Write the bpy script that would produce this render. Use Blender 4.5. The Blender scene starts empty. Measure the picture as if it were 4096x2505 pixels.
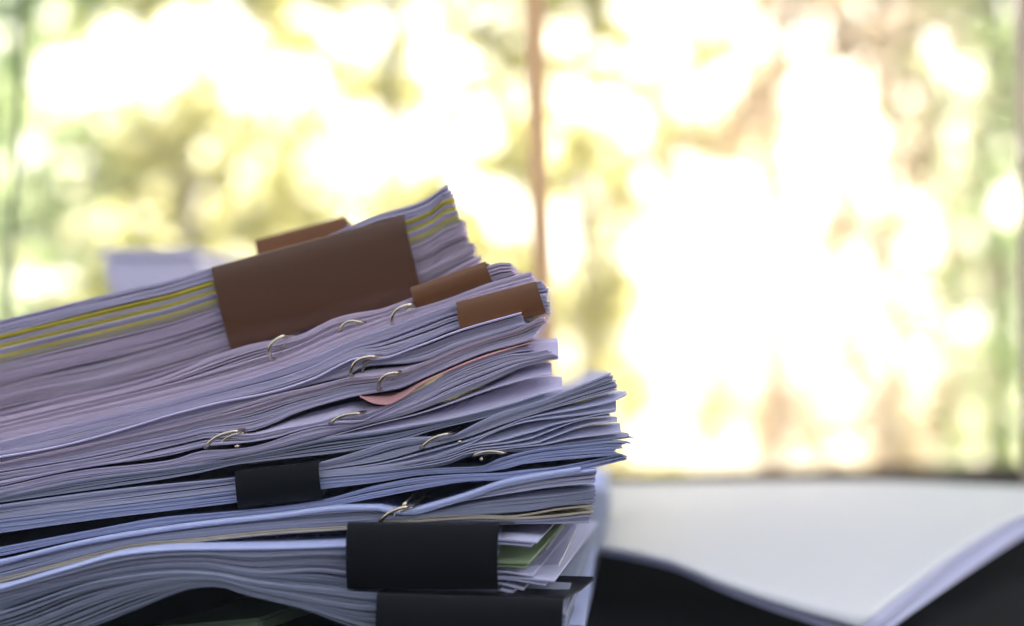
import bpy, bmesh, math, random
import numpy as np
from mathutils import Vector, Matrix
random.seed(7); rng = np.random.default_rng(11)
sc = bpy.context.scene
COL = sc.collection
F = 4096*50/36.0          # focal length in photo pixels
CX, CY, CZ = 2048.0, 1252.5, 0.90
DESK = 0.75
def P(x, y, D):
    return Vector(((x-CX)*D/F, D, CZ+(CY-y)*D/F))

# ------------------------------------------------------------------ materials
def new_mat(name):
    m = bpy.data.materials.new(name); m.use_nodes = True
    nt = m.node_tree; nt.nodes.clear()
    out = nt.nodes.new('ShaderNodeOutputMaterial')
    return m, nt, out
def paper(name, col, transl=0.34, var=(0.70, 1.10)):
    m, nt, out = new_mat(name); N = nt.nodes; L = nt.links
    geo = N.new('ShaderNodeNewGeometry')
    mr = N.new('ShaderNodeMapRange'); mr.inputs[3].default_value = var[0]; mr.inputs[4].default_value = var[1]
    L.new(geo.outputs['Random Per Island'], mr.inputs[0])
    tc = N.new('ShaderNodeTexCoord'); nz = N.new('ShaderNodeTexNoise'); nz.inputs['Scale'].default_value = 900
    L.new(tc.outputs['Object'], nz.inputs['Vector'])
    mr2 = N.new('ShaderNodeMapRange'); mr2.inputs[3].default_value = .96; mr2.inputs[4].default_value = 1.03
    L.new(nz.outputs[0], mr2.inputs[0])
    mul = N.new('ShaderNodeMath'); mul.operation = 'MULTIPLY'
    L.new(mr.outputs[0], mul.inputs[0]); L.new(mr2.outputs[0], mul.inputs[1])
    sc_ = N.new('ShaderNodeVectorMath'); sc_.operation = 'SCALE'; sc_.inputs[0].default_value = col
    L.new(mul.outputs[0], sc_.inputs['Scale'])
    b = N.new('ShaderNodeBsdfPrincipled'); b.inputs['Roughness'].default_value = .85
    b.inputs['Specular IOR Level'].default_value = .2
    L.new(sc_.outputs[0], b.inputs['Base Color'])
    t = N.new('ShaderNodeBsdfTranslucent'); L.new(sc_.outputs[0], t.inputs['Color'])
    mx = N.new('ShaderNodeMixShader'); mx.inputs[0].default_value = transl
    L.new(b.outputs[0], mx.inputs[1]); L.new(t.outputs[0], mx.inputs[2]); L.new(mx.outputs[0], out.inputs[0])
    return m
def princ(name, col, rough=.5, metal=0., spec=.5, noise=None, bump=0., coat=0., stretch=(1, 1, 1)):
    m, nt, out = new_mat(name); N = nt.nodes; L = nt.links
    b = N.new('ShaderNodeBsdfPrincipled')
    b.inputs['Base Color'].default_value = (*col, 1); b.inputs['Roughness'].default_value = rough
    b.inputs['Metallic'].default_value = metal; b.inputs['Specular IOR Level'].default_value = spec
    b.inputs['Coat Weight'].default_value = coat
    if noise:
        tc = N.new('ShaderNodeTexCoord'); mp = N.new('ShaderNodeMapping'); mp.inputs['Scale'].default_value = stretch
        nz = N.new('ShaderNodeTexNoise'); nz.inputs['Scale'].default_value = noise[0]; nz.inputs['Detail'].default_value = 5
        L.new(tc.outputs['Object'], mp.inputs[0]); L.new(mp.outputs[0], nz.inputs['Vector'])
        mr = N.new('ShaderNodeMapRange'); mr.inputs[3].default_value = 1-noise[1]; mr.inputs[4].default_value = 1+noise[1]
        L.new(nz.outputs[0], mr.inputs[0])
        s = N.new('ShaderNodeVectorMath'); s.operation = 'SCALE'; s.inputs[0].default_value = col
        L.new(mr.outputs[0], s.inputs['Scale']); L.new(s.outputs[0], b.inputs['Base Color'])
        if bump:
            bp = N.new('ShaderNodeBump'); bp.inputs['Strength'].default_value = bump; bp.inputs['Distance'].default_value = .01
            L.new(nz.outputs[0], bp.inputs['Height']); L.new(bp.outputs[0], b.inputs['Normal'])
    L.new(b.outputs[0], out.inputs[0]); return m
def leafmat(name, dif, tra):
    m, nt, out = new_mat(name); N = nt.nodes; L = nt.links
    geo = N.new('ShaderNodeNewGeometry')
    mr = N.new('ShaderNodeMapRange'); mr.inputs[3].default_value = .65; mr.inputs[4].default_value = 1.35
    L.new(geo.outputs['Random Per Island'], mr.inputs[0])
    ss = []
    for c in (dif, tra):
        s = N.new('ShaderNodeVectorMath'); s.operation = 'SCALE'; s.inputs[0].default_value = c
        L.new(mr.outputs[0], s.inputs['Scale']); ss.append(s)
    b = N.new('ShaderNodeBsdfPrincipled'); b.inputs['Roughness'].default_value = .45
    L.new(ss[0].outputs[0], b.inputs['Base Color'])
    t = N.new('ShaderNodeBsdfTranslucent'); L.new(ss[1].outputs[0], t.inputs['Color'])
    mx = N.new('ShaderNodeMixShader'); mx.inputs[0].default_value = .55
    L.new(b.outputs[0], mx.inputs[1]); L.new(t.outputs[0], mx.inputs[2]); L.new(mx.outputs[0], out.inputs[0])
    return m
M = dict(
    white=paper('paper_white', (.66, .66, .83)),
    flare_pink=paper('paper_flare_pink', (.86, .76, .88), .45),  # pages of the upper bundles, with the warm flare put into their colour
    lilac=paper('paper_lavender', (.76, .71, .88)),
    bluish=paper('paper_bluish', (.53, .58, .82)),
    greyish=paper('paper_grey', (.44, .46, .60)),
    shaded_grey=paper('paper_shaded_grey', (.33, .36, .47)),  # darker grey copy: shade on the lower left pages put into the colour
    yellow=paper('paper_yellow', (.90, .78, .10)),
    dullyellow=paper('paper_dull_yellow', (.68, .62, .48)),
    pink=paper('paper_pink', (.80, .45, .44)),
    cream=paper('paper_cream', (.72, .64, .50)),
    green=paper('paper_green', (.36, .47, .27)),
    plain=paper('paper_plain', (.45, .46, .475), .1, (.97, 1.03)),
    brownclip=princ('clip_flare_brown', (.085, .029, .005), .34, 0, .5, (40, .12), 0, 0, (1, 1, 9)),  # black clips tinted brown: warm lens flare put into the colour
    flareclip2=princ('clip_flare_brown_light', (.15, .055, .012), .36, 0, .45, (40, .10), 0, 0, (1, 1, 9)),  # lighter flare tint in the colour of the smaller upper clips
    blackclip=princ('clip_black', (.0014, .0017, .003), .34, 0, .22, (60, .2), 0, .0, (1, 1, 6)),
    wire=princ('clip_wire', (.46, .40, .30), .2, 1.0),
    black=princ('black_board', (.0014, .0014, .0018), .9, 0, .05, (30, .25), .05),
    dgreen=princ('green_board', (.22, .30, .17), .5, 0, .4, (30, .15), .05),
    grey=princ('grey_board', (.50, .48, .56), .6, 0, .3, (20, .05)),
    desk=princ('desk_wood', (.016, .009, .005), .85, 0, .05, (9, .35), .1, 0, (1, 14, 1)),
    pole=princ('pole_wood', (.74, .46, .22), .7, 0, .2, (30, .25), .1, 0, (1, 1, .1)),  # orange of the warm flare put into the wood colour
    stem=princ('green_stem', (.16, .19, .09), .7, 0, .2, (30, .2)),
    bark=princ('bark', (.16, .10, .065), .9, 0, .2, (14, .35), .4, 0, (1, 1, .25)),
    palebark=princ('pale_bark', (.62, .47, .36), .9, 0, .2, (14, .3), .4, 0, (1, 1, .25)),
    ground=princ('dry_ground', (.46, .41, .30), .95, 0, .1, (1.2, .35), .3),
    slate=princ('slate', (.022, .028, .045), .8, 0, .2, (6, .2)),
    print=princ('ink', (.02, .03, .12), .6),
    leaf=leafmat('leaf_green', (.14, .18, .07), (.74, .87, .46)),
    leafy=leafmat('leaf_yellow', (.17, .19, .07), (.90, .86, .38)),
    leafb=leafmat('leaf_dry', (.30, .24, .15), (.88, .76, .55)),
)
def sleeve_mat():
    m, nt, out = new_mat('clear_sleeve'); N = nt.nodes; L = nt.links
    g = N.new('ShaderNodeBsdfGlossy'); g.inputs['Roughness'].default_value = .15
    t = N.new('ShaderNodeBsdfTransparent'); t.inputs['Color'].default_value = (.93, .93, .97, 1)
    mx = N.new('ShaderNodeMixShader'); mx.inputs[0].default_value = .12
    L.new(t.outputs[0], mx.inputs[1]); L.new(g.outputs[0], mx.inputs[2]); L.new(mx.outputs[0], out.inputs[0]); return m
M['sleeve'] = sleeve_mat()

for n_ in M['plain'].node_tree.nodes:
    if n_.type == 'BSDF_PRINCIPLED':
        n_.inputs['Roughness'].default_value = .40; n_.inputs['Specular IOR Level'].default_value = .7
# ------------------------------------------------------------------ objects
def link(o, parent=None):
    COL.objects.link(o)
    if parent: o.parent = parent
    return o
def mesh_obj(name, verts, faces, mat, parent=None, smooth=False):
    me = bpy.data.meshes.new(name); me.from_pydata([tuple(v) for v in verts], [], faces); me.update()
    me.materials.append(mat)
    if smooth: me.polygons.foreach_set('use_smooth', [True]*len(me.polygons))
    return link(bpy.data.objects.new(name, me), parent)
def tag(o, label=None, cat=None, group=None, kind=None):
    if label: o['label'] = label
    if cat: o['category'] = cat
    if group: o['group'] = group
    if kind: o['kind'] = kind
    return o
def thing(name, label, cat, group=None):
    o = bpy.data.objects.new(name, None); o.empty_display_size = .01; link(o)
    return tag(o, label, cat, group)
def seat(root):
    """move an empty thing's origin to the base of its parts without moving them"""
    lo = Vector((1e9,)*3); hi = Vector((-1e9,)*3)
    def visit(o):
        for c in o.children:
            if c.type == 'MESH':
                for v in c.data.vertices:
                    for i in range(3):
                        lo[i] = min(lo[i], v.co[i]); hi[i] = max(hi[i], v.co[i])
            visit(c)
    visit(root)
    b = Vector(((lo.x+hi.x)/2, (lo.y+hi.y)/2, lo.z)); root.location = b
    for c in root.children: c.location = -b
def box_mesh(name, lo, hi, mat, parent=None, bevel=.001, mtx=None):
    bm = bmesh.new(); bmesh.ops.create_cube(bm, size=1)
    lo, hi = Vector(lo), Vector(hi)
    for v in bm.verts: v.co = Vector(((v.co[i]+.5)*(hi[i]-lo[i])+lo[i] for i in range(3)))
    if bevel: bmesh.ops.bevel(bm, geom=bm.edges[:], offset=bevel, segments=2, affect='EDGES')
    if mtx: bm.transform(mtx)
    me = bpy.data.meshes.new(name); bm.to_mesh(me); bm.free(); me.materials.append(mat)
    return link(bpy.data.objects.new(name, me), parent)
def tube(name, pts, r, mat, parent=None, seg=10, r2=None):
    pts = [Vector(p) for p in pts]; V = []; Fc = []; n = len(pts)
    up = Vector((0.3, 0.1, 1)).normalized()
    for i, p in enumerate(pts):
        d = (pts[min(i+1, n-1)]-pts[max(i-1, 0)]).normalized()
        a = d.cross(up)
        if a.length < .05: a = d.cross(Vector((1, 0, 0)))
        a.normalize(); b = d.cross(a); up = -b if False else up
        rr = r if r2 is None else r+(r2-r)*i/(n-1)
        for k in range(seg):
            an = 2*math.pi*k/seg; V.append(p+a*math.cos(an)*rr+b*math.sin(an)*rr)
    for i in range(n-1):
        for k in range(seg):
            Fc.append((i*seg+k, i*seg+(k+1) % seg, (i+1)*seg+(k+1) % seg, (i+1)*seg+k))
    Fc.append(tuple(range(seg))[::-1]); Fc.append(tuple((n-1)*seg+k for k in range(seg)))
    return mesh_obj(name, V, Fc, mat, parent, True)

# ------------------------------------------------------------------ curves and sheets
class C:
    def __init__(s, *pts):
        p = sorted(pts); s.x = np.array([a for a, _ in p], float); s.y = np.array([b for _, b in p], float)
        h = np.diff(s.x); d = np.diff(s.y)/h; n = len(p); m = np.zeros(n)
        for i in range(1, n-1):
            if d[i-1]*d[i] > 0:
                w1 = 2*h[i]+h[i-1]; w2 = h[i]+2*h[i-1]; m[i] = (w1+w2)/(w1/d[i-1]+w2/d[i])
        m[0] = d[0]; m[-1] = d[-1]; s.m = m; s.h = h
    def __call__(s, X):
        X = np.asarray(X, float); i = np.clip(np.searchsorted(s.x, X)-1, 0, len(s.x)-2)
        t = (X-s.x[i])/s.h[i]; t2 = t*t; t3 = t2*t
        y = (2*t3-3*t2+1)*s.y[i]+(t3-2*t2+t)*s.h[i]*s.m[i]+(-2*t3+3*t2)*s.y[i+1]+(t3-t2)*s.h[i]*s.m[i+1]
        y = np.where(X < s.x[0], s.y[0]+(s.x[0]-X)*.17, y)
        return np.where(X > s.x[-1], s.y[-1]+(X-s.x[-1])*s.m[-1]*.6, y)
VS = np.array([0, .0012, .003, .006, .011, .02, .05, .12, .21])
def sheet_geo(V, Fc, xs, yt, th_px, D, dy, skew, L=1., lip=0., lag=0., curl=0., gap=None):
    """one sheet of paper: a thin closed slab whose front edge follows yt(x)"""
    nx = len(xs); rows = [(v*L, 0.) for v in VS]
    if lip: rows = [(-.0002, lip), (-.0007, lip*.72), (-.0006, lip*.38), (-.0003, lip*.12)]+rows
    nv = len(rows); base = len(V)
    k = F/D
    for side in (0, 1):
        for r, (v, drop) in enumerate(rows):
            for j in range(nx):
                sfrac = j/(nx-1)
                px = xs[j]; py = yt[j]+drop
                if gap is not None and v > 0:
                    q = min(1., v/(1.3*gap[j]/k+.0015)); py -= gap[j]*q*q*(3-2*q)
                th = th_px[j]*side
                X = (px-CX)/k + skew*max(v, 0)*(1 if sfrac > .5 else .4)
                Y = D+dy+v+(lag*sfrac)
                Z = CZ+(CY-py-th)/k
                if D > .344 and v > 0: Z -= (.45+.42*min(1., max(0., (px-2120)/220)))*max(0., yt[j]-CY)/F*v      # pages droop gently towards the back
                if curl and sfrac > .9: Z += curl*((sfrac-.9)/.1)**2
                # the stack relaxes towards flat further back
                V.append((X, Y, Z))
    def id(s_, r, j): return base+s_*nv*nx+r*nx+j
    for r in range(nv-1):
        for j in range(nx-1):
            Fc.append((id(0, r, j), id(0, r, j+1), id(0, r+1, j+1), id(0, r+1, j)))
            Fc.append((id(1, r, j), id(1, r+1, j), id(1, r+1, j+1), id(1, r, j+1)))
    for j in range(nx-1):
        Fc.append((id(0, 0, j), id(1, 0, j), id(1, 0, j+1), id(0, 0, j+1)))
        Fc.append((id(0, nv-1, j), id(0, nv-1, j+1), id(1, nv-1, j+1), id(1, nv-1, j)))
    for r in range(nv-1):
        Fc.append((id(0, r, nx-1), id(1, r, nx-1), id(1, r+1, nx-1), id(0, r+1, nx-1)))
        Fc.append((id(0, r, 0), id(0, r+1, 0), id(1, r+1, 0), id(1, r, 0)))
def pack(parent, T, B, n, D, x1, mat, x0=-2200, t=(0., 1.), fill=.9, thmax=5.6, name='page_block', singles=False,
         skew=.03, jit=.0004, var=.85, lip=0, xj=7, curl=0, L=1., nx=90, lag=0., close=.8, up=None):
    mat = M[mat] if isinstance(mat, str) else mat
    if callable(x1): xf = x1
    elif isinstance(x1, (int, float)): xf = lambda u: x1
    else:
        xa = [a for a, _ in x1]; xb = [b for _, b in x1]; xf = lambda u: float(np.interp(u, xa, xb))
    w0 = rng.uniform(1-var*.6, 1+var, n); ph = rng.uniform(0, 6.28, (n, 3)); kk = rng.uniform(.0008, .006, (n, 2))
    V, Fc = [], []; out = []; drift = 0
    for i in range(n):
        ti = (i+.5)/n
        xe = xf(t[0]+(t[1]-t[0])*ti)+rng.uniform(-xj, xj)
        xs = np.linspace(x0, xe, nx)
        w = w0[None, :]*(1+.45*np.sin(xs[:, None]*kk[None, :, 0]+ph[None, :, 0])+.3*np.sin(xs[:, None]*kk[None, :, 1]*2.2+ph[None, :, 1]))
        w = np.clip(w, .25, None); cum = np.cumsum(w, 1); tot = cum[:, -1]
        a = (cum[:, i]-w[:, i])/tot; b = cum[:, i]/tot
        yT, yB = T(xs), B(xs); h = np.maximum(yB-yT, .5)
        top = yT+h*(t[0]+(t[1]-t[0])*a); bot = yT+h*(t[0]+(t[1]-t[0])*b)
        pitch = bot-top
        th = np.minimum(pitch*fill, thmax); th = np.maximum(th, np.minimum(1.2, pitch*.6))
        if i > 0:
            pt = yT+h*(t[0]+(t[1]-t[0])*(cum[:, i-1]-w[:, i-1])/tot); pp = top-pt
            pth = np.maximum(np.minimum(pp*fill, thmax), np.minimum(1.2, pp*.6)); gp = np.maximum(pp-pth, 0)*close
        else: gp = np.maximum(top-up(xs)-5, 0)*close if up is not None else None
        drift = .8*drift+rng.uniform(-jit, jit)
        if singles: V, Fc = [], []
        sheet_geo(V, Fc, xs, top, th, D, drift, skew, L, lip if i == 0 else 0, lag, curl*rng.uniform(.3, 1) if curl else 0, gp)
        # sheet thickness runs downward from its top edge
        if singles: out.append(mesh_obj('sheet', V, Fc, mat, parent))
    if not singles: out.append(mesh_obj(name, V, Fc, mat, parent))
    return out
def single(parent, curve, D, x1, mat, x0=-2200, th=4.5, lip=0, skew=.03, curl=0, L=1., nx=90, name='sheet', dy=0., lag=0., up=None, close=.85):
    xs = np.linspace(x0, x1, nx); V, Fc = [], []
    sheet_geo(V, Fc, xs, curve(xs), np.full(nx, th), D, dy, skew, L, lip, lag, curl, None if up is None else np.maximum(curve(xs)-up(xs)-6, 0)*close)
    return mesh_obj(name, V, Fc, M[mat] if isinstance(mat, str) else mat, parent, False)

# seams between the bundles, traced along the front of the stack
T1 = C((0, 1282), (542, 1151), (674, 1122), (842, 1071), (1300, 946), (1485, 868), (1736, 780), (1768, 746), (1800, 737))
B1 = C((0, 1680), (600, 1535), (923, 1425), (1300, 1300), (1600, 1215), (1700, 1180), (1925, 1060))
T2 = C((0, 1675), (600, 1529), (919, 1402), (1018, 1374), (1187, 1344), (1347, 1270), (1428, 1251), (1513, 1239), (1588, 1214), (1645, 1191), (1800, 1130), (1940, 1070), (2016, 1050), (2045, 1056))
B2 = C((0, 1715), (600, 1576), (948, 1489), (1147, 1424), (1347, 1335), (1480, 1290), (1560, 1262), (1662, 1234), (1770, 1202), (1970, 1128), (2060, 1100))
T3 = C((0, 1715), (600, 1576), (948, 1489), (1147, 1424), (1347, 1335), (1480, 1290), (1560, 1262), (1662, 1234), (1770, 1202), (1970, 1128), (2118, 1087))
B3 = C((0, 1765), (600, 1621), (1098, 1481), (1272, 1419), (1396, 1364), (1546, 1310), (1645, 1275), (1823, 1212), (2141, 1126))
B4 = C((0, 1824), (212, 1787), (478, 1718), (690, 1654), (903, 1601), (1062, 1571), (1247, 1514), (1376, 1449), (1440, 1427), (1500, 1434), (1686, 1378), (1834, 1320), (2000, 1292), (2190, 1262))
T5 = C((0, 1824), (212, 1787), (478, 1718), (690, 1654), (903, 1601), (1062, 1571), (1247, 1514), (1376, 1449), (1440, 1425), (1500, 1432), (1686, 1376), (1834, 1320), (1941, 1288), (2083, 1249))
B5 = C((0, 1850), (600, 1718), (898, 1640), (1098, 1579), (1300, 1526), (1390, 1506), (1416, 1492), (1440, 1473), (1500, 1462), (1616, 1456), (1700, 1443), (1825, 1391), (1965, 1346), (2108, 1299))
T6 = C((0, 1850), (600, 1718), (898, 1640), (1098, 1579), (1300, 1534), (1391, 1510), (1496, 1502), (1585, 1490), (1650, 1466), (1709, 1444), (1825, 1393), (1965, 1348), (2099, 1307), (2150, 1278), (2174, 1269))
B6 = C((0, 1888), (319, 1836), (600, 1779), (749, 1750), (824, 1732), (909, 1729), (973, 1730), (1098, 1693), (1147, 1668), (1297, 1618), (1436, 1583), (1496, 1573), (1595, 1556), (1700, 1511), (1965, 1404), (2057, 1381), (2200, 1340))
PK = C((1436, 1583), (1500, 1612), (1546, 1616), (1595, 1598), (1686, 1536), (1779, 1490), (1872, 1451), (1965, 1418), (2118, 1370))
T7 = C((0, 1893), (319, 1840), (600, 1783), (749, 1754), (824, 1736), (909, 1733), (973, 1742), (1147, 1713), (1317, 1678), (1376, 1657), (1436, 1664), (1521, 1633), (1593, 1600), (1645, 1573), (1700, 1548), (1779, 1496), (1918, 1432), (2057, 1395), (2118, 1386))
B7 = C((0, 1945), (319, 1876), (690, 1820), (820, 1788), (948, 1776), (1098, 1753), (1200, 1722), (1317, 1700), (1396, 1700), (1446, 1690), (1521, 1655), (1600, 1615), (1700, 1568), (1779, 1515), (1918, 1455), (2057, 1412), (2118, 1402))
T8 = C((0, 1950), (319, 1884), (690, 1840), (814, 1803), (903, 1800), (1009, 1788), (1098, 1762), (1200, 1726), (1317, 1704), (1396, 1703), (1446, 1693), (1521, 1658), (1600, 1618), (1700, 1570), (1779, 1518), (1918, 1458), (2057, 1417), (2130, 1412), (2192, 1402))
B8 = C((0, 1985), (319, 1915), (690, 1868), (903, 1835), (1098, 1795), (1300, 1745), (1500, 1690), (1593, 1670), (1686, 1642), (1779, 1608), (1895, 1562), (1965, 1534), (2104, 1469), (2234, 1434))
S8 = C((0, 1985), (903, 1836), (1300, 1748), (1500, 1695), (1686, 1650), (1779, 1620), (1895, 1578), (2000, 1543), (2062, 1525), (2187, 1497), (2206, 1495))
T9 = C((0, 1988), (319, 1920), (690, 1872), (903, 1840), (1098, 1800), (1300, 1754), (1400, 1740), (1500, 1728), (1639, 1704), (1779, 1680), (1918, 1648), (2057, 1612), (2169, 1575))
B9 = C((0, 2010), (425, 1951), (690, 1913), (796, 1893), (934, 1861), (1200, 1829), (1347, 1812), (1500, 1784), (1595, 1764), (1732, 1722), (1918, 1678), (2057, 1636), (2183, 1596))
T10 = C((0, 2020), (319, 1975), (531, 1950), (796, 1925), (934, 1912), (1100, 1885), (1277, 1850), (1396, 1817), (1500, 1783), (1570, 1761), (1695, 1748), (1793, 1747), (1850, 1722), (1895, 1698), (2000, 1650), (2168, 1602), (2259, 1566), (2437, 1498))
B10a = C((0, 2050), (934, 1935), (1277, 1882), (1500, 1850), (1600, 1825), (1681, 1800), (1793, 1770), (1895, 1741), (2000, 1702), (2197, 1640), (2300, 1612), (2470, 1572))
F1 = C((0, 2054), (934, 1940), (1277, 1888), (1500, 1865), (1686, 1838), (1825, 1792), (1895, 1766), (1965, 1729), (2104, 1684), (2290, 1660), (2464, 1636))
F1b = C((0, 2060), (934, 1944), (1277, 1893), (1500, 1871), (1686, 1845), (1825, 1800), (1895, 1776), (2000, 1762), (2072, 1740), (2137, 1724), (2218, 1696), (2306, 1677), (2400, 1655), (2461, 1645))
F2 = C((0, 2063), (934, 1948), (1277, 1897), (1500, 1876), (1779, 1825), (1895, 1786), (2000, 1774), (2109, 1756), (2218, 1715), (2343, 1674), (2437, 1662))
F3 = C((0, 2067), (934, 1952), (1277, 1902), (1500, 1881), (1779, 1835), (1895, 1797), (2000, 1787), (2140, 1771), (2250, 1731), (2374, 1693), (2468, 1684))
F4 = C((0, 2072), (934, 1956), (1277, 1907), (1500, 1886), (1779, 1845), (1890, 1806), (2000, 1796), (2093, 1784), (2156, 1779), (2281, 1753), (2483, 1728))
F5 = C((0, 2076), (934, 1960), (1277, 1911), (1500, 1891), (1779, 1853), (1888, 1813), (1950, 1803), (2031, 1800), (2081, 1798), (2171, 1788), (2312, 1770), (2514, 1745))
T10c = C((0, 2080), (934, 1965), (1277, 1917), (1500, 1900), (1779, 1872), (1918, 1868), (1988, 1838), (2062, 1815), (2156, 1795), (2327, 1776), (2468, 1762), (2530, 1768))
B10c = C((0, 2132), (425, 2073), (690, 2041), (945, 2010), (1287, 1957), (1500, 1930), (1700, 1898), (1850, 1890), (1918, 1888), (2000, 1880), (2093, 1856), (2218, 1842), (2437, 1822))
T12 = C((0, 2190), (372, 2120), (637, 2072), (945, 2045), (1287, 2001), (1496, 1945), (1700, 1908), (1872, 1896), (2000, 1893), (2093, 1882), (2218, 1871), (2312, 1855), (2489, 1826))
B12 = C((0, 2225), (365, 2148), (730, 2090), (1096, 2050), (1300, 2028), (1500, 1994), (1732, 1947), (1872, 1926), (2011, 1920), (2109, 1910), (2312, 1888), (2511, 1845))
T13 = C((0, 2240), (365, 2155), (730, 2098), (1096, 2057), (1400, 2024), (1500, 2024), (1611, 2042), (1660, 2034), (1732, 2014), (1872, 1972), (2011, 1924), (2150, 1896), (2250, 1880), (2322, 1868))
B13a = C((0, 2262), (365, 2172), (730, 2112), (1096, 2074), (1500, 2045), (1600, 2054), (1732, 2034), (1872, 2002), (2011, 1978), (2197, 1952), (2383, 1936))
T13b = C((0, 2264), (365, 2174), (730, 2115), (1096, 2077), (1500, 2050), (1600, 2058), (1732, 2048), (1872, 2020), (2011, 2002), (2197, 1985), (2383, 1962))
B13b = C((0, 2310), (183, 2262), (365, 2214), (548, 2172), (791, 2148), (1096, 2116), (1388, 2098), (1592, 2077), (1836, 2062), (1933, 2056), (2104, 2044), (2243, 2022), (2376, 2012))
Y1 = C((0, 2312), (183, 2265), (365, 2216), (548, 2174), (791, 2151), (1096, 2119), (1388, 2101), (1592, 2079), (1836, 2060), (1933, 2059), (2030, 2064), (2104, 2056), (2243, 2032), (2376, 2018))
Y2 = C((0, 2322), (365, 2226), (548, 2184), (791, 2159), (1096, 2128), (1388, 2109), (1592, 2087), (1836, 2069), (1933, 2066), (2030, 2070), (2150, 2065), (2373, 2042))
T13c = C((0, 2332), (365, 2236), (548, 2194), (791, 2167), (1096, 2137), (1388, 2116), (1592, 2095), (1836, 2078), (2030, 2080), (2150, 2078), (2365, 2058))
B13c = C((0, 2336), (365, 2240), (548, 2198), (791, 2172), (1096, 2142), (1388, 2122), (1592, 2102), (1836, 2094), (2006, 2096), (2352, 2098))
T14 = C((0, 2350), (304, 2262), (487, 2214), (730, 2192), (1035, 2189), (1370, 2179), (1996, 2150))
B14 = C((0, 2400), (365, 2305), (600, 2265), (790, 2258), (1035, 2294), (1266, 2283), (1388, 2298), (1996, 2320))
B14b = C((0, 2440), (426, 2312), (730, 2285), (850, 2295), (1035, 2325), (1388, 2362), (1996, 2376))
T15 = C((0, 2453), (426, 2322), (730, 2292), (850, 2300), (1035, 2335), (1388, 2366), (1500, 2374), (2260, 2400))
B15 = C((0, 2640), (420, 2490), (548, 2440), (800, 2352), (870, 2349), (974, 2380), (1218, 2441), (1370, 2496), (1500, 2540), (2260, 2600))

GRP = 'bundles of paper in the tall stack'
# --- topmost bundle, set a little further back
b = thing('paper_bundle', 'topmost bundle of white pages with three yellow layers, held by the large brown clip', 'paper bundle', GRP)
D = .384
xe = [(0, 1797), (.25, 1822), (.5, 1858), (.75, 1885), (1, 1925)]
pack(b, T1, B1, 10, D, xe, 'lilac', t=(0, .15), curl=.0004, skew=-.03)
for (a, c, n, m) in ((.15, .20, 3, 'yellow'), (.20, .245, 4, 'lilac'), (.245, .285, 3, 'yellow'), (.285, .35, 5, 'lilac'),
                     (.35, .378, 2, 'yellow'), (.378, .44, 5, 'dullyellow')):
    o = pack(b, T1, B1, n, D, xe, m, t=(a, c), skew=-.03)[0]
    if m == 'yellow': tag(o, 'yellow pages')
pack(b, T1, B1, 34, D, xe, 'flare_pink', t=(.44, 1), xj=14, curl=.0005, skew=-.03)
seat(b)
# --- bundle gripped by the small brown clip
b = thing('paper_bundle', 'thin bundle with the small brown clip, directly under the topmost bundle', 'paper bundle', GRP)
pack(b, T2, B2, 15, .368, [(0, 2040), (1, 2056)], 'flare_pink', curl=.0004); seat(b)
b = thing('paper_bundle', 'thin unclipped pages passing between the two small brown clips', 'paper bundle', GRP)
pack(b, T3, B3, 11, .3655, [(0, 2118), (1, 2140)], 'flare_pink'); seat(b)
b = thing('paper_bundle', 'bundle gripped by the brown clip at the right edge of the stack', 'paper bundle', GRP)
pack(b, B3, B4, 17, .362, [(0, 2172), (.3, 2190), (1, 2199)], 'lilac'); seat(b)
b = thing('paper_bundle', 'bundle whose curled front sheet covers the lower part of the right brown clip', 'paper bundle', GRP)
single(b, T5, .3575, 2085, 'lilac', lip=5, th=4)
pack(b, T5, B5, 12, .358, [(0, 2080), (1, 2108)], 'lilac', t=(.22, 1)); seat(b)
b = thing('paper_bundle', 'bundle of pale fanned pages just above the pink sheet', 'paper bundle', GRP)
pack(b, T6, B6, 9, .357, [(0, 2172), (1, 2205)], 'flare_pink', t=(0, .42), curl=.0006, up=B5)
pack(b, T6, B6, 11, .357, [(0, 2200), (.5, 2160), (1, 2130)], 'lilac', t=(.42, 1))
single(b, C((1700, 1600), (1900, 1490), (2050, 1450), (2236, 1434)), .3588, 2236, 'lilac', x0=1850, nx=40, skew=0, up=C((1700, 1580), (1900, 1450), (2050, 1385), (2150, 1342), (2236, 1334))); seat(b)
pk = single(None, PK, .3550, 2120, 'pink', x0=1438, th=4, up=B6)
pk.name = 'paper_sheet'; tag(pk, 'single salmon pink sheet sticking out between white pages in the middle of the stack', 'paper sheet')
b = thing('paper_bundle', 'bundle held by two silver paper clips, directly below the pink sheet', 'paper bundle', GRP)
pack(b, T7, B7, 8, .3555, [(0, 2118), (1, 2140)], 'lilac', up=C(*([(x, y) for x, y in zip(B6.x, B6.y) if x < 1430]+[(x, y+10) for x, y in zip(PK.x, PK.y)]))); seat(b)
b = thing('paper_bundle', 'bundle with wide bare page surfaces at its right end, above the wide fan', 'paper bundle', GRP)
pack(b, T8, B8, 14, .3545, [(0, 2192), (.5, 2212), (1, 2236)], 'lilac', curl=.0003, skew=.0)
single(b, S8, .3545, 2208, 'lilac', up=B8, skew=.0)
single(b, C(*[(x, y-4) for x, y in zip(T9.x, T9.y)]), .3545, 2250, 'lilac', skew=.0, up=S8); seat(b)
b = thing('paper_bundle', 'thin bundle ending in a short squared tip, resting on the wide fan of pages', 'paper bundle', GRP)
pack(b, T9, B9, 8, .3535, [(0, 2169), (1, 2184)], 'greyish', xj=4); seat(b)
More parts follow.
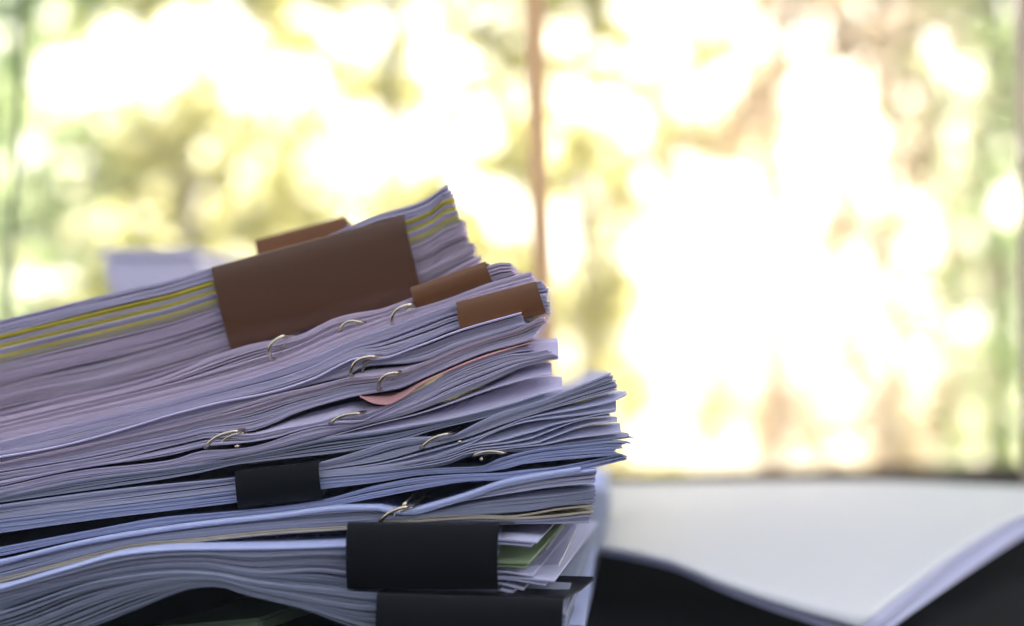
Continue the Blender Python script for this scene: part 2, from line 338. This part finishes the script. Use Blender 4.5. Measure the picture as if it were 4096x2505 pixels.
# --- the big fan held by the small black clip
b = thing('paper_bundle', 'wide bundle fanned open at the right, held by the small black clip', 'paper bundle', GRP)
D = .3525
pack(b, T10, B10a, 14, D, [(0, 2440), (.5, 2458), (1, 2470)], 'white', thmax=4.6, curl=.0006, singles=True)
single(b, C((0, 2052), (1277, 1885), (1500, 1856), (1793, 1784), (1895, 1754), (2000, 1712), (2104, 1672), (2300, 1640), (2400, 1622), (2450, 1612), (2507, 1587)), D, 2507, 'white', curl=.0006, up=B10a)
for cv, xe_, th, uu in ((F1, 2466, 6, B10a), (F1b, 2462, 4.5, F1), (F2, 2440, 4, F1b), (F3, 2470, 4, F2), (F4, 2484, 4.5, F3)):
    single(b, cv, D, xe_, 'white', th=th, up=uu, close=.9 if uu is not B10a else .7)
pack(b, F5, C(*[(x, y+9) for x, y in zip(F5.x, F5.y)]), 3, D, [(0, 2515), (1, 2543)], 'greyish', thmax=3.5, xj=12, up=F4)
pack(b, T10c, B10c, 12, D, [(0, 2530), (.25, 2500), (1, 2445)], 'bluish', thmax=6, xj=12)
seat(b)
b = thing('paper_bundle', 'thin bundle under the small black clip, two curled tips at its right end', 'paper bundle', GRP)
pack(b, T12, B12, 9, .3515, [(0, 2489), (1, 2511)], 'bluish', thmax=4.5, xj=6, curl=.0008); seat(b)
b = thing('paper_bundle', 'thick bundle with cream pages near its bottom, lying on the large black clip', 'paper bundle', GRP)
D = .345
single(b, T13, D, 2322, 'bluish', lip=16, th=4)
single(b, C(*[(x, y+(14 if x > 1650 else 5)) for x, y in zip(T13.x, T13.y)]), D, 2385, 'bluish', lip=8, th=4)
pack(b, T13, B13a, 6, D, [(0, 2385), (1, 2383)], 'white', t=(.35, 1), thmax=7)
pack(b, T13b, B13b, 9, D, [(0, 2385), (1, 2376)], 'greyish', thmax=7, up=B13a)
for cv, xe_, th in ((Y1, 2376, 7), (Y2, 2374, 9)):
    tag(single(b, cv, D-.0003, xe_, 'cream', th=th), 'cream page')
pack(b, T13c, B13c, 4, D, [(0, 2366), (1, 2352)], 'white', thmax=9, xj=3, up=Y2); seat(b)
# --- bundle in the large black clip
b = thing('paper_bundle', 'wavy bundle with a green page, held by the large black clip near the bottom', 'paper bundle', GRP)
D = .337
single(b, T14, D, 1996, 'bluish', lip=7, th=4)
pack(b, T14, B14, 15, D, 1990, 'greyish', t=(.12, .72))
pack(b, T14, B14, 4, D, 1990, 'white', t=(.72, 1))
pack(b, B14, B14b, 8, D, 1985, 'shaded_grey', x0=-2200)
for pts, xe_, m, th in ((((1400, 2178), (1996, 2157), (2147, 2167)), 2147, 'white', 7), (((1400, 2190), (1996, 2172), (2125, 2182)), 2125, 'white', 6),
                        (((1400, 2250), (1996, 2246), (2112, 2250)), 2112, 'green', 9), (((1400, 2262), (1996, 2262), (2105, 2266)), 2105, 'green', 6),
                        (((1400, 2290), (1996, 2285), (2120, 2300)), 2130, 'white', 7),
                        (((1400, 2300), (1996, 2305), (2215, 2322)), 2217, 'white', 7), (((1400, 2310), (1996, 2312), (2182, 2337)), 2182, 'white', 7),
                        (((1400, 2330), (1996, 2332), (2090, 2352)), 2095, 'white', 9), (((1400, 2345), (1996, 2352), (2050, 2364)), 2052, 'white', 12)):
    o = single(b, C(*pts), D, xe_, m, x0=1420, th=th, skew=.17, L=.45, nx=30)
    if m == 'green': tag(o, 'pale green page')
# printed line on its uppermost page
for k in range(26):
    x = 1010+k*13.6
    if k in (7, 13, 19): continue
    p = P(x, 2172+rng.uniform(-2, 2), .345); w = .00035*rng.uniform(.5, 1)
    zz = CZ+(CY-(2189-10*(x-1010)/360))*D/F+.0004
    q = D+.011
    if k == 0: VV, FF = [], []
    bse = len(VV)
    X0 = (x-CX)*q/F
    for (dx, dyy) in ((-w, 0), (w, 0), (w*1.1, .0022), (-w, .0022)): VV.append((X0+dx, q+dyy, zz))
    FF.append((bse, bse+1, bse+2, bse+3))
mesh_obj('printed_line', VV, FF, M['print'], b)
seat(b)
b = thing('paper_bundle', 'lowest bundle, arching over the dark gap, held by the black clip at the bottom edge', 'paper bundle', GRP)
pack(b, T15, B15, 16, .3335, 2256, 'shaded_grey', thmax=8, skew=.12); 
seat(b)

# --- the turned bundle whose pale top page reaches back to the right
b = thing('paper_bundle', 'turned sheaf with a long pale page surface reaching back beside the black gap', 'paper bundle', GRP)
for i in range(16):
    z = CZ-.0752-.0011*i
    a = Vector((.0171+.0004*rng.uniform(-1, 1)-.0002*i, .343)); c = Vector((.0436+.0006*rng.uniform(-1, 1), .655))
    u = (c-a).normalized(); w = Vector((-u.y, u.x))
    a2, c2 = a+w*.05, c+w*.05
    h = .0009
    V = [(a.x, a.y, z), (c.x, c.y, z+.004), (c2.x, c2.y, z+.004), (a2.x, a2.y, z)]
    V += [(x, y, zz-h) for x, y, zz in V]
    mesh_obj('page_block', V, [(0, 1, 2, 3), (7, 6, 5, 4), (0, 4, 5, 1), (1, 5, 6, 2), (2, 6, 7, 3), (3, 7, 4, 0)], M['bluish'], b)
seat(b)
# clear sleeves lying on it
sl = thing('plastic_sleeve', 'two clear plastic sleeves lying slanted over the pages right of the large black clip', 'plastic sleeve')
def lay(name, pts, z, mat, parent, th=.0002):
    V = [((x-CX)*Dd/F, Dd, z) for x, y in pts for Dd in [(CZ-z)*F/(y-CY)]]
    n = len(V); V += [(a, b_, c-th) for a, b_, c in V]
    Fc = [tuple(range(n)), tuple(range(2*n-1, n-1, -1))]+[(i, n+i, n+(i+1) % n, (i+1) % n) for i in range(n)]
    return mesh_obj(name, V, Fc, mat, parent)
lay('sleeve_film', [(2100, 2262), (2152, 2190), (2215, 2100), (2310, 2100), (2290, 2160), (2236, 2255)], CZ-.0600, M['sleeve'], sl)
for (p0, p1) in (((2152, 2215), (2222, 2100)), ((2185, 2200), (2255, 2100)), ((2236, 2262), (2300, 2120))):
    D0 = .0598*F/(p0[1]-CY); D1 = .0598*F/(p1[1]-CY)
    tube('sleeve_seam', [P(p0[0], p0[1], D0), P(p1[0], p1[1], D1)], .00022, M['plain'], sl, 6)
seat(sl)

# ------------------------------------------------------------------ binder clips
def binder_clip(TL, TR, BR, BL, D, mat, label, depth=.022, skew=.1, conv=.35, group='binder clips on the stack', wires=True, yaw=0.):
    root = thing('binder_clip', label, 'binder clip', group)
    D2 = D+yaw
    tl, tr, br, bl = P(*TL, D), P(*TR, D2), P(*BR, D2), P(*BL, D)
    ex = (tr-tl); ez = tl-bl; h = ez.length
    th = .00045
    back = Vector((skew, 1, 0))*depth
    # profile: depth fraction, height fraction (0 bottom, 1 top); rounded spine corners and rolled lips
    r = min(.0009/h, .12)
    prof = []
    c = conv
    prof += [(1.02, 1-c+.02), (1.05, 1-c+.05), (1.02, 1-c+.08), (.97, 1-c+.05)]
    prof += [(.6, 1-c*.6), (.2, 1-c*.18), (.05, 1-c*.03), (.012, 1-r*.35), (0, 1-r), (-.024, .75), (-.032, .5), (-.024, .25), (0, r), (.012, r*.35),
             (.05, c*.03), (.2, c*.18), (.6, c*.6)]
    prof += [(.97, c-.05), (1.02, c-.08), (1.05, c-.05), (1.02, c-.02)]
    n = len(prof)
    pts2 = np.array([[a*depth, b_*h] for a, b_ in prof])
    tang = np.gradient(pts2, axis=0); nor = np.stack([tang[:, 1], -tang[:, 0]], 1); nor /= np.linalg.norm(nor, axis=1)[:, None]
    V, Fc = [], []; U = 9
    zdir = ez.normalized()
    for s_ in (0, 1):
        for u in range(U):
            f = u/(U-1)
            for k in range(n):
                d_, z_ = pts2[k]-nor[k]*0
                o = bl.lerp(br, f); top = tl.lerp(tr, f); zd = top-o
                pin = nor[k]*th*s_
                V.append(o+zd*((z_)/h)+back*(d_/depth)+Vector((0, 1, 0))*pin[0]*-1*0+Vector((0, -pin[0] if False else 0, 0)) + Vector((0, 1, 0))*(-pin[0]) + zdir*(-pin[1]))
    def id(s_, u, k): return s_*U*n+u*n+k
    for u in range(U-1):
        for k in range(n-1):
            Fc.append((id(0, u, k), id(0, u+1, k), id(0, u+1, k+1), id(0, u, k+1)))
            Fc.append((id(1, u, k), id(1, u, k+1), id(1, u+1, k+1), id(1, u+1, k)))
        for k in (0, n-1):
            Fc.append((id(0, u, k), id(1, u, k), id(1, u+1, k), id(0, u+1, k)))
    for u in (0, U-1):
        for k in range(n-1):
            Fc.append((id(0, u, k), id(0, u, k+1), id(1, u, k+1), id(1, u, k)))
    cb = mesh_obj('clip_body', V, Fc, mat, root, True); cb.data.set_sharp_from_angle(angle=math.radians(35))
    if wires:
        for sgn in (1, 0):
            zf = 1-c+.05 if sgn else c-.05
            A = bl.lerp(br, .3)+(tl-bl)*zf+back*1.03; B_ = bl.lerp(br, .7)+(tl-bl)*zf+back*1.03
            m_ = (A+B_)/2; dx = (B_-A)
            pts = [A, A+back*.5-dx*.12, A+back*1.1-dx*.02, m_+back*1.35-dx*.2, m_+back*1.35+dx*.2, B_+back*1.1+dx*.02, B_+back*.5+dx*.12, B_]
            tube('wire_handle', pts, .0006, M['wire'], root, 8)
    seat(root); return root
binder_clip((843, 1066), (1613, 857), (1693, 1192), (923, 1403), .3825, M['brownclip'], 'large brown binder clip over the whole edge of the topmost bundle', .026, .15, .12)
binder_clip((1018, 960), (1376, 863), (1400, 990), (1042, 1088), .415, M['flareclip2'], 'small brown clip bar peeking out above the large brown clip', .012, .1, .3, wires=False)
binder_clip((1639, 1148), (1939, 1045), (1970, 1130), (1665, 1240), .3665, M['flareclip2'], 'small brown binder clip just below the right end of the large brown clip', .016, .15, .3)
binder_clip((1823, 1207), (2141, 1123), (2185, 1254), (1846, 1350), .3605, M['flareclip2'], 'brown binder clip at the right edge of the stack, lowest of the brown clips', .018, .12, .3)
binder_clip((938, 1882), (1272, 1842), (1289, 2000), (952, 2036), .3505, M['blackclip'], 'small black binder clip at mid height on the left part of the stack', .014, .12, .3)
binder_clip((1388, 2089), (1996, 2092), (1992, 2365), (1388, 2364), .3335, M['blackclip'], 'large black binder clip near the bottom of the stack, above another black clip', .024, .30, .22)
binder_clip((1507, 2369), (2254, 2391), (2247, 2720), (1507, 2720), .3315, M['blackclip'], 'lowest black binder clip, cut off by the bottom edge of the picture', .028, .30, .10)

# ------------------------------------------------------------------ paper clips
def paper_clip(x0, y0, x1, y1, D, label, dot=None, bow=.22):
    root = thing('paper_clip', label, 'paper clip', 'silver paper clips along the stack')
    a, c = P(x0, y0, D-.0008), P(x1, y1, D-.0008)
    d = c-a; n = Vector((-d.z, 0, d.x)).normalized()
    if n.z < 0: n = -n
    n = Vector((-abs(n.x), 0, abs(n.z)))
    pts = [a+Vector((.002, .022, -.0002)), a+Vector((.001, .006, -.0001)), a+Vector((.0003, .0012, 0))]
    for k in range(0, 13):
        t_ = k/12; s_ = math.sin(math.pi*t_)
        pts.append(a+d*t_+n*d.length*bow*s_+Vector((0, -.0016*s_, 0)))
    pts += [c+Vector((.0006, .0012, .0001)), c+Vector((.0014, .004, .0001)), c+Vector((.003, .022, -.0003))]
    tube('wire_loop', pts, .00046, M['wire'], root, 10)
    o2 = Vector((.0022, .0035, -.0002))
    tube('wire_loop', [a+o2+Vector((.002, .02, -.0004))]+[a+o2+d*(.06+.8*k/10)+n*d.length*bow*.9*math.sin(math.pi*k/10)+Vector((0, -.001*math.sin(math.pi*k/10), 0)) for k in range(11)]+[c+o2+Vector((.002, .02, -.0006))], .0004, M['wire'], root, 8)
    if dot:
        q = P(dot[0], dot[1], D+.0005)
        tube('wire_end', [q, q+Vector((.001, .02, 0))], .00042, M['wire'], root, 10)
    seat(root)
CL = [((1084, 1438, 1128, 1346, .3665), 'silver paper clip just under the lower left of the large brown clip', None),
      ((1356, 1326, 1446, 1291, .3672), 'half hidden flat lying paper clip under the middle of the large brown clip', None),
      ((1566, 1303, 1640, 1219, .3642), 'silver paper clip directly left of the small brown clip', None),
      ((1400, 1502, 1492, 1427, .3565), 'bright silver paper clip at the centre of the stack, above the brownish shadow gap', None),
      ((1512, 1556, 1588, 1491, .356), 'silver paper clip directly above the left tip of the pink sheet', None),
      ((1320, 1694, 1434, 1654, .3545), 'flat slanted paper clip below the pink sheet', None),
      ((820, 1790, 944, 1725, .354), 'long slanted paper clip above the small black clip', (945, 1787)),
      ((1684, 1794, 1788, 1736, .3515), 'slender slanted paper clip where the wide fan of pages begins', (1838, 1769)),
      ((1893, 1822, 2012, 1812, .3515), 'nearly level paper clip inside the wide fan of pages', (1925, 1838)),
      ((1520, 2084, 1622, 2028, .343), 'dark slanted paper clip touching the top of the large black clip', (1616, 2020))]
for a, lab, dot in CL: paper_clip(*a, lab, dot, .1 if a[2]-a[0] > 100 else .22)

# ------------------------------------------------------------------ things under and behind the stack
bf = thing('box_file', 'black box file supporting the stack, seen in the dark gap at the bottom', 'box file')
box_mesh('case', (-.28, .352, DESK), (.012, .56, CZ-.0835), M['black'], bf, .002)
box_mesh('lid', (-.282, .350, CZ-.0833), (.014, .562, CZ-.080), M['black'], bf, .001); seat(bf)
m = Matrix.Translation((-.064, .345, CZ-.0765)) @ Matrix.Rotation(math.radians(-24), 4, 'Z') @ Matrix.Rotation(math.radians(-9), 4, 'Y')
gf = box_mesh('folder', (-.20, .004, -.0016), (.001, .16, .0016), M['dgreen'], None, .0008, m)
tag(gf, 'dark green folder lying in the shadow under the arched pages', 'folder')
gb = thing('file_box', 'blurred pale grey file box standing behind the left end of the stack', 'box file')
box_mesh('case', (-.172, .615, DESK), (-.130, .84, CZ+.024), M['grey'], gb, .002)
box_mesh('lid', (-.1722, .6148, CZ+.0242), (-.1298, .8402, CZ+.028), M['grey'], gb, .001); 
for c_ in gb.children:
    for v_ in c_.data.vertices: v_.co.x -= (v_.co.z-CZ)*.25
seat(gb)

# --- loose white sheets on the right, lying on a black binder
ws = thing('paper_sheaf', 'sheaf of blank white sheets lying open on the right beside the stack', 'paper sheaf')
def right_sheet(dz, dxn, k):
    nu, nv = 40, 24; V = []; Fc = []
    front = C((2150, 2172), (2394, 2194), (2660, 2244), (2909, 2344), (3159, 2427), (3440, 2506))
    fd = C((2150, .50), (2394, .475), (2909, .445), (3440, .425))
    back = C((2150, 1936), (2460, 1934), (3408, 1924), (4450, 1965))
    for s_ in (0, 1):
        for j in range(nv):
            for i in range(nu):
                u, v = i/(nu-1), j/(nv-1)
                xf_ = 2150+(3440-2150)*u; a = P(xf_, float(front(xf_)), float(fd(xf_)))
                xb = 2150+(4450-2150)*u; c = P(xb, float(back(xb)), .62)
                p = a.lerp(c, v)
                # rounded near corner, sagging pages
                p.z += .0012*math.sin(3.1*v)*math.sin(2.6*u)+.0085*math.sin(math.pi*v)*u**3-dz*(.25+.75*u)-(.00022*s_)
                p.x += dxn*u*(.6+.4*math.sin(5*v+k)); p.y -= dxn*.15*u
                V.append(p)
    def id(s_, j, i): return s_*nu*nv+j*nu+i
    for j in range(nv-1):
        for i in range(nu-1):
            Fc += [(id(0, j, i), id(0, j, i+1), id(0, j+1, i+1), id(0, j+1, i)), (id(1, j, i), id(1, j+1, i), id(1, j+1, i+1), id(1, j, i+1))]
    for i in range(nu-1): Fc += [(id(0, 0, i), id(1, 0, i), id(1, 0, i+1), id(0, 0, i+1)), (id(0, nv-1, i), id(0, nv-1, i+1), id(1, nv-1, i+1), id(1, nv-1, i))]
    for j in range(nv-1): Fc += [(id(0, j, nu-1), id(1, j, nu-1), id(1, j+1, nu-1), id(0, j+1, nu-1)), (id(0, j, 0), id(0, j+1, 0), id(1, j+1, 0), id(1, j, 0))]
    return mesh_obj('sheet', V, Fc, M['plain'] if k == 0 else M['white'], ws, True)
for k, (dz, dx) in enumerate(((0, 0), (.0009, .0015), (.0016, .0028), (.0022, .004), (.0029, .0055), (.0036, .0062), (.0043, .0068))): right_sheet(dz, dx, k)
seat(ws)
bb = thing('ring_binder', 'black ring binder under the white sheaf on the right', 'binder')
V = []
for (x, y, zt) in ((.015, .44, -.098), (.50, .44, -.098), (.50, .66, -.088), (.015, .66, -.088)): V += [(x, y, CZ+zt)]
for (x, y, zt) in ((.015, .44, -.106), (.50, .44, -.106), (.50, .66, -.096), (.015, .66, -.096)): V += [(x, y, CZ+zt)]
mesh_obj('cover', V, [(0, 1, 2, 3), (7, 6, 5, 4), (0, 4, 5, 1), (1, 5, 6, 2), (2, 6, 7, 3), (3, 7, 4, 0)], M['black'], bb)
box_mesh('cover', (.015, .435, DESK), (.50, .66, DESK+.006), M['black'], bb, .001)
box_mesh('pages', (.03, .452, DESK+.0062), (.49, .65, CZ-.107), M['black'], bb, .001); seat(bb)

# ------------------------------------------------------------------ desk and ground
dk = thing('desk', 'dark brown wooden desk carrying all the papers', 'desk')
box_mesh('desk_top', (-1.0, -.12, DESK-.03), (1.15, 1.31, DESK), M['desk'], dk, .003)
for x in (-.93, 1.08):
    for y in (-.05, 1.24): box_mesh('leg', (x-.03, y-.03, 0.0), (x+.03, y+.03, DESK-.0305), M['desk'], dk, .002)
for c_ in dk.children: c_.data.transform(Matrix.Rotation(math.radians(11), 4, 'Z'))
seat(dk)
mesh_obj('ground', [(-300, -300, 0), (300, -300, 0), (300, 300, 0), (-300, 300, 0)], [(0, 1, 2, 3)], M['ground'])['kind'] = 'structure'

# ------------------------------------------------------------------ slim poles between the desk and the trees
def pole(pts, D, w, mat, label, name='pole', cat='pole'):
    q = [P(x, y, D) for x, y in pts]
    lo = q[-1].copy(); d = (q[-1]-q[-2]).normalized()
    if abs(d.z) > .01: lo = q[-1]+d*((q[-1].z-(DESK if D < 1.3 else 0))/-d.z)
    hi = q[0]+(q[0]-q[1]).normalized()*1.2
    tag(tube(name, [hi]+q+[lo], w/2, mat, None, 12), label, cat)
pole([(2138, 0), (2150, 600), (2172, 1150)], .64, .0088, M['pole'], 'slim orange brown pole rising behind the right end of the stack')
pole([(92, 0), (70, 500), (35, 1200)], .64, .0028, M['stem'], 'thin dark green stem near the left edge of the picture', 'plant_stem', 'plant stem')
pole([(4086, 0), (4096, 500), (4112, 1500)], .66, .006, M['palebark'], 'pale brownish pole along the right edge of the picture')
pole([(640, -300), (646, 60), (640, 210)], 2.2, .008, M['bark'], 'short thin dark stem hanging near the top left', 'hanging_stem', 'plant stem') if False else None

# ------------------------------------------------------------------ trees
HOLES = [(250, 290, 150, 130), (480, 150, 140, 120), (400, 330, 150, 100), (830, 150, 200, 170), (730, 300, 130, 90), (1450, 130, 200, 120), (1250, 320, 130, 90),
 (1640, 60, 120, 80), (1790, 75, 80, 50), (1760, 240, 115, 130), (1750, 420, 90, 80), (1580, 580, 250, 150), (1480, 470, 90, 80), (1720, 560, 160, 90), (1380, 690, 90, 60),
 (1930, 500, 90, 140), (2000, 830, 130, 110), (1900, 760, 120, 60), (620, 730, 50, 70), (260, 740, 65, 75), (720, 600, 35, 40), (30, 440, 35, 60), (0, 650, 40, 120), (1010, 970, 45, 50),
 (150, 1130, 190, 80), (2700, 40, 380, 120), (2650, 230, 150, 110), (2230, 170, 95, 80), (2390, 420, 190, 85), (2250, 370, 100, 70), (2760, 380, 140, 75),
 (3220, 370, 170, 100), (3400, 430, 150, 180), (3180, 590, 110, 95), (3480, 560, 90, 70), (2900, 850, 330, 260), (2700, 1000, 260, 190), (2260, 950, 150, 140),
 (2800, 1180, 280, 120), (3100, 1150, 220, 220), (3490, 760, 110, 140), (3280, 800, 100, 80), (3690, 990, 150, 110), (3600, 1180, 110, 110), (3800, 680, 90, 70),
 (4000, 870, 100, 100), (2280, 1370, 80, 80), (2900, 1390, 85, 95), (3150, 1380, 70, 110), (2700, 1520, 130, 170), (2640, 1750, 230, 160), (3000, 1850, 400, 100),
 (3400, 1830, 130, 90), (3590, 1840, 80, 70), (3870, 1550, 65, 75), (3690, 1600, 70, 100), (3700, 1790, 80, 60), (2970, 1710, 65, 65), (3300, 1200, 150, 200), (3350, 1550, 90, 150)]
HA = np.array(HOLES, float); HA[HA[:, 0] > 2450, 2:] *= .84; HA[:, 2:] = np.maximum(HA[:, 2:]-34, 16)
_x = rng.uniform(-1500, 5600, 520); _y = rng.uniform(-700, 1900, 520); _r = rng.uniform(9, 26, 520)*np.where(_x > 2250, 1.7, 1.)
HA = np.vstack([HA, np.stack([_x, _y, _r, _r*rng.uniform(.8, 1.3, 520)], 1)])
def in_hole(x, y):
    return (((x-HA[:, 0])/HA[:, 2])**2+((y-HA[:, 1])/HA[:, 3])**2 < 1).any()
# trunk foot x (photo px at its distance), distance, leaf kind, trunk radius, bark
TREES = [(-1300, 5.9, 'leaf', .10, 'bark', 'leafy green tree, far left beyond the desk'),
         (-150, 5.8, 'leaf', .07, 'bark', 'green tree whose crown fills the upper left corner'),
         (760, 6.0, 'leafy', .06, 'bark', 'yellow green tree behind the left part of the stack'),
         (1560, 5.75, 'leafy', .06, 'bark', 'golden lit tree behind the topmost brown clips'),
         (2330, 5.9, 'leafy', .04, 'palebark', 'bright yellow tree just right of the orange brown pole'),
         (3080, 6.0, 'leafb', .05, 'palebark', 'thin pale tree in the brightest part of the background'),
         (3560, 5.75, 'leafb', .032, 'palebark', 'tree with a pale brown trunk above the white sheaf'),
         (3960, 5.9, 'leaf', .045, 'palebark', 'pale trunked tree with green leaves near the right edge'),
         (5000, 5.9, 'leaf', .10, 'bark', 'leafy green tree, far right beyond the desk')]
bands = [(t_[0], i) for i, t_ in enumerate(TREES)]
crowns = {i: ([], []) for i in range(len(TREES))}
def leaf(V, Fc, p, s):
    a = Vector(rng.normal(size=3)).normalized(); b_ = a.cross(Vector(rng.normal(size=3))).normalized()
    l, w = s, s*.42; k = len(V)
    V += [p-a*l, p-a*l*.3+b_*w, p+a*l*.45+b_*w*.8, p+a*l, p+a*l*.45-b_*w*.8, p-a*l*.3-b_*w]
    Fc.append((k, k+1, k+2, k+3, k+4, k+5))
tx = np.array([t_[0] for t_ in TREES], float)
def density(x, y):
    if y < 0 or x < -100 or x > 4200: return 1.
    d = .88 if x < 2100 else .98-.06*min(1, max(0, (x-2300)/500))*(1 if x < 3500 else max(.2, 1-(x-3500)/500))
    if 3250 < x < 3950: d *= .80
    if y > 1500: d *= .93
    return d
made = 0
while made < 27000:
    cx_, cy_ = rng.uniform(-1900, 6000), rng.uniform(-3500, 1900)
    if cy_ > -150 and rng.random() < .12: continue
    if rng.random() > density(cx_, cy_): continue
    if in_hole(cx_, cy_): continue
    i = int(np.argmin(np.abs(tx-cx_+rng.normal(0, 170))))
    D = TREES[i][1]+rng.normal(0, .14)
    V, Fc = crowns[i]
    base = P(cx_, cy_, D)
    for q in range(3):
        o = Vector(rng.normal(0, .03, 3)); o.y *= 1.5
        x_ = cx_+o.x*F/D; y_ = cy_-o.z*F/D
        if in_hole(x_, y_): continue
        if base.z+o.z < .03: continue
        leaf(V, Fc, base+o, rng.uniform(.045, .08))
    made += 1
for q in range(9000):                      # thicker tops: they keep the direct sun off the desk
    cx_, cy_ = rng.uniform(2300, 4700), rng.uniform(-3650, -1500)
    i = int(np.argmin(np.abs(tx-cx_+rng.normal(0, 170))))
    leaf(*crowns[i], P(cx_, cy_, TREES[i][1]+rng.normal(0, .2)), rng.uniform(.05, .085))
for i, (x, D, kind, r, bark, lab) in enumerate(TREES):
    root = thing('tree', lab, 'tree', 'trees beyond the desk')
    X = (x-CX)*D/F
    pts = [(X, D, 0), (X+.03, D, .7), (X-.02, D+.03, 1.4), (X+.05, D, 2.3), (X, D, 3.3), (X+.06, D, 4.4)]
    tr = tube('trunk', pts, r, M[bark], root, 12, r*.3)
    for k in range(9):
        z0 = 1.0+k*.36; a = rng.uniform(0, 6.28); l = rng.uniform(.5, .9)
        s_ = Vector((X, D, z0)); e = s_+Vector((math.cos(a)*l, math.sin(a)*l*.5, rng.uniform(.25, .6)))
        mid = s_.lerp(e, .5)+Vector((0, 0, -.05))
        pe = [s_, mid, e]
        ok = True
        for q in pe[1:]:
            if in_hole(CX+q.x*F/q.y, CY-(q.z-CZ)*F/q.y): ok = False
        if ok: tube('limb', pe, r*.28, M[bark], tr, 7, r*.06)
    V, Fc = crowns[i]
    mesh_obj('crown', V, Fc, M[kind], root)
    root.location = (X, D, 0)
    for c_ in root.children: c_.location = (-X, -D, 0)

wl = box_mesh('added_shade_wall', (-4, -1.6, 0), (4, -1.4, 2.15), M['slate'], None, .01)  # unseen wall, added to keep sky light off the stack fronts and clips
tag(wl, 'added dark slate grey wall behind the viewpoint, unseen, shading the stack front', 'wall')
def haze():
    m, nt, out = new_mat('haze')
    v = nt.nodes.new('ShaderNodeVolumePrincipled'); v.inputs['Color'].default_value = (1, .96, .88, 1)
    v.inputs['Density'].default_value = HAZE; v.inputs['Anisotropy'].default_value = .25
    nt.links.new(v.outputs[0], out.inputs['Volume'])
    o = box_mesh('haze', (-302, -302, -1), (302, 302, 5.9), m, None, 0); o['kind'] = 'stuff'
HAZE = .07
haze()
# ------------------------------------------------------------------ light
EL, AZ = math.radians(36), math.radians(13)       # sun beyond the trees, slightly right
w = bpy.data.worlds.new('World'); sc.world = w; w.use_nodes = True
nt = w.node_tree; bg = nt.nodes['Background']
sky = nt.nodes.new('ShaderNodeTexSky'); sky.sky_type = 'NISHITA'; sky.sun_disc = False
sky.sun_elevation = EL; sky.sun_rotation = AZ; sky.air_density = 1.0; sky.dust_density = 1.6
nt.links.new(sky.outputs[0], bg.inputs[0]); bg.inputs[1].default_value = .05
sun = bpy.data.lights.new('sun', 'SUN'); sun.energy = 5.0; sun.angle = math.radians(.5); sun.color = (1, .94, .84)
so = bpy.data.objects.new('sun', sun); link(so)
dirv = Vector((math.sin(AZ)*math.cos(EL), math.cos(AZ)*math.cos(EL), math.sin(EL)))
so.rotation_euler = dirv.to_track_quat('Z', 'Y').to_euler(); so.location = (1, 2, 6)

# ------------------------------------------------------------------ camera
cam = bpy.data.cameras.new('camera'); co = bpy.data.objects.new('camera', cam); link(co)
co.location = (0, 0, CZ); co.rotation_euler = (math.pi/2, 0, 0)
cam.lens = 50; cam.sensor_width = 36; cam.clip_start = .01; cam.clip_end = 1000
cam.dof.use_dof = True; cam.dof.focus_distance = .354; cam.dof.aperture_fstop = 5.0
sc.camera = co
sc.view_settings.view_transform = 'Standard'; sc.view_settings.look = 'None'; sc.view_settings.gamma = 1
sc.view_settings.exposure = 3.5
sc.cycles.use_denoising = True
sc.cycles.max_bounces = 8; sc.cycles.diffuse_bounces = 5; sc.cycles.transparent_max_bounces = 12
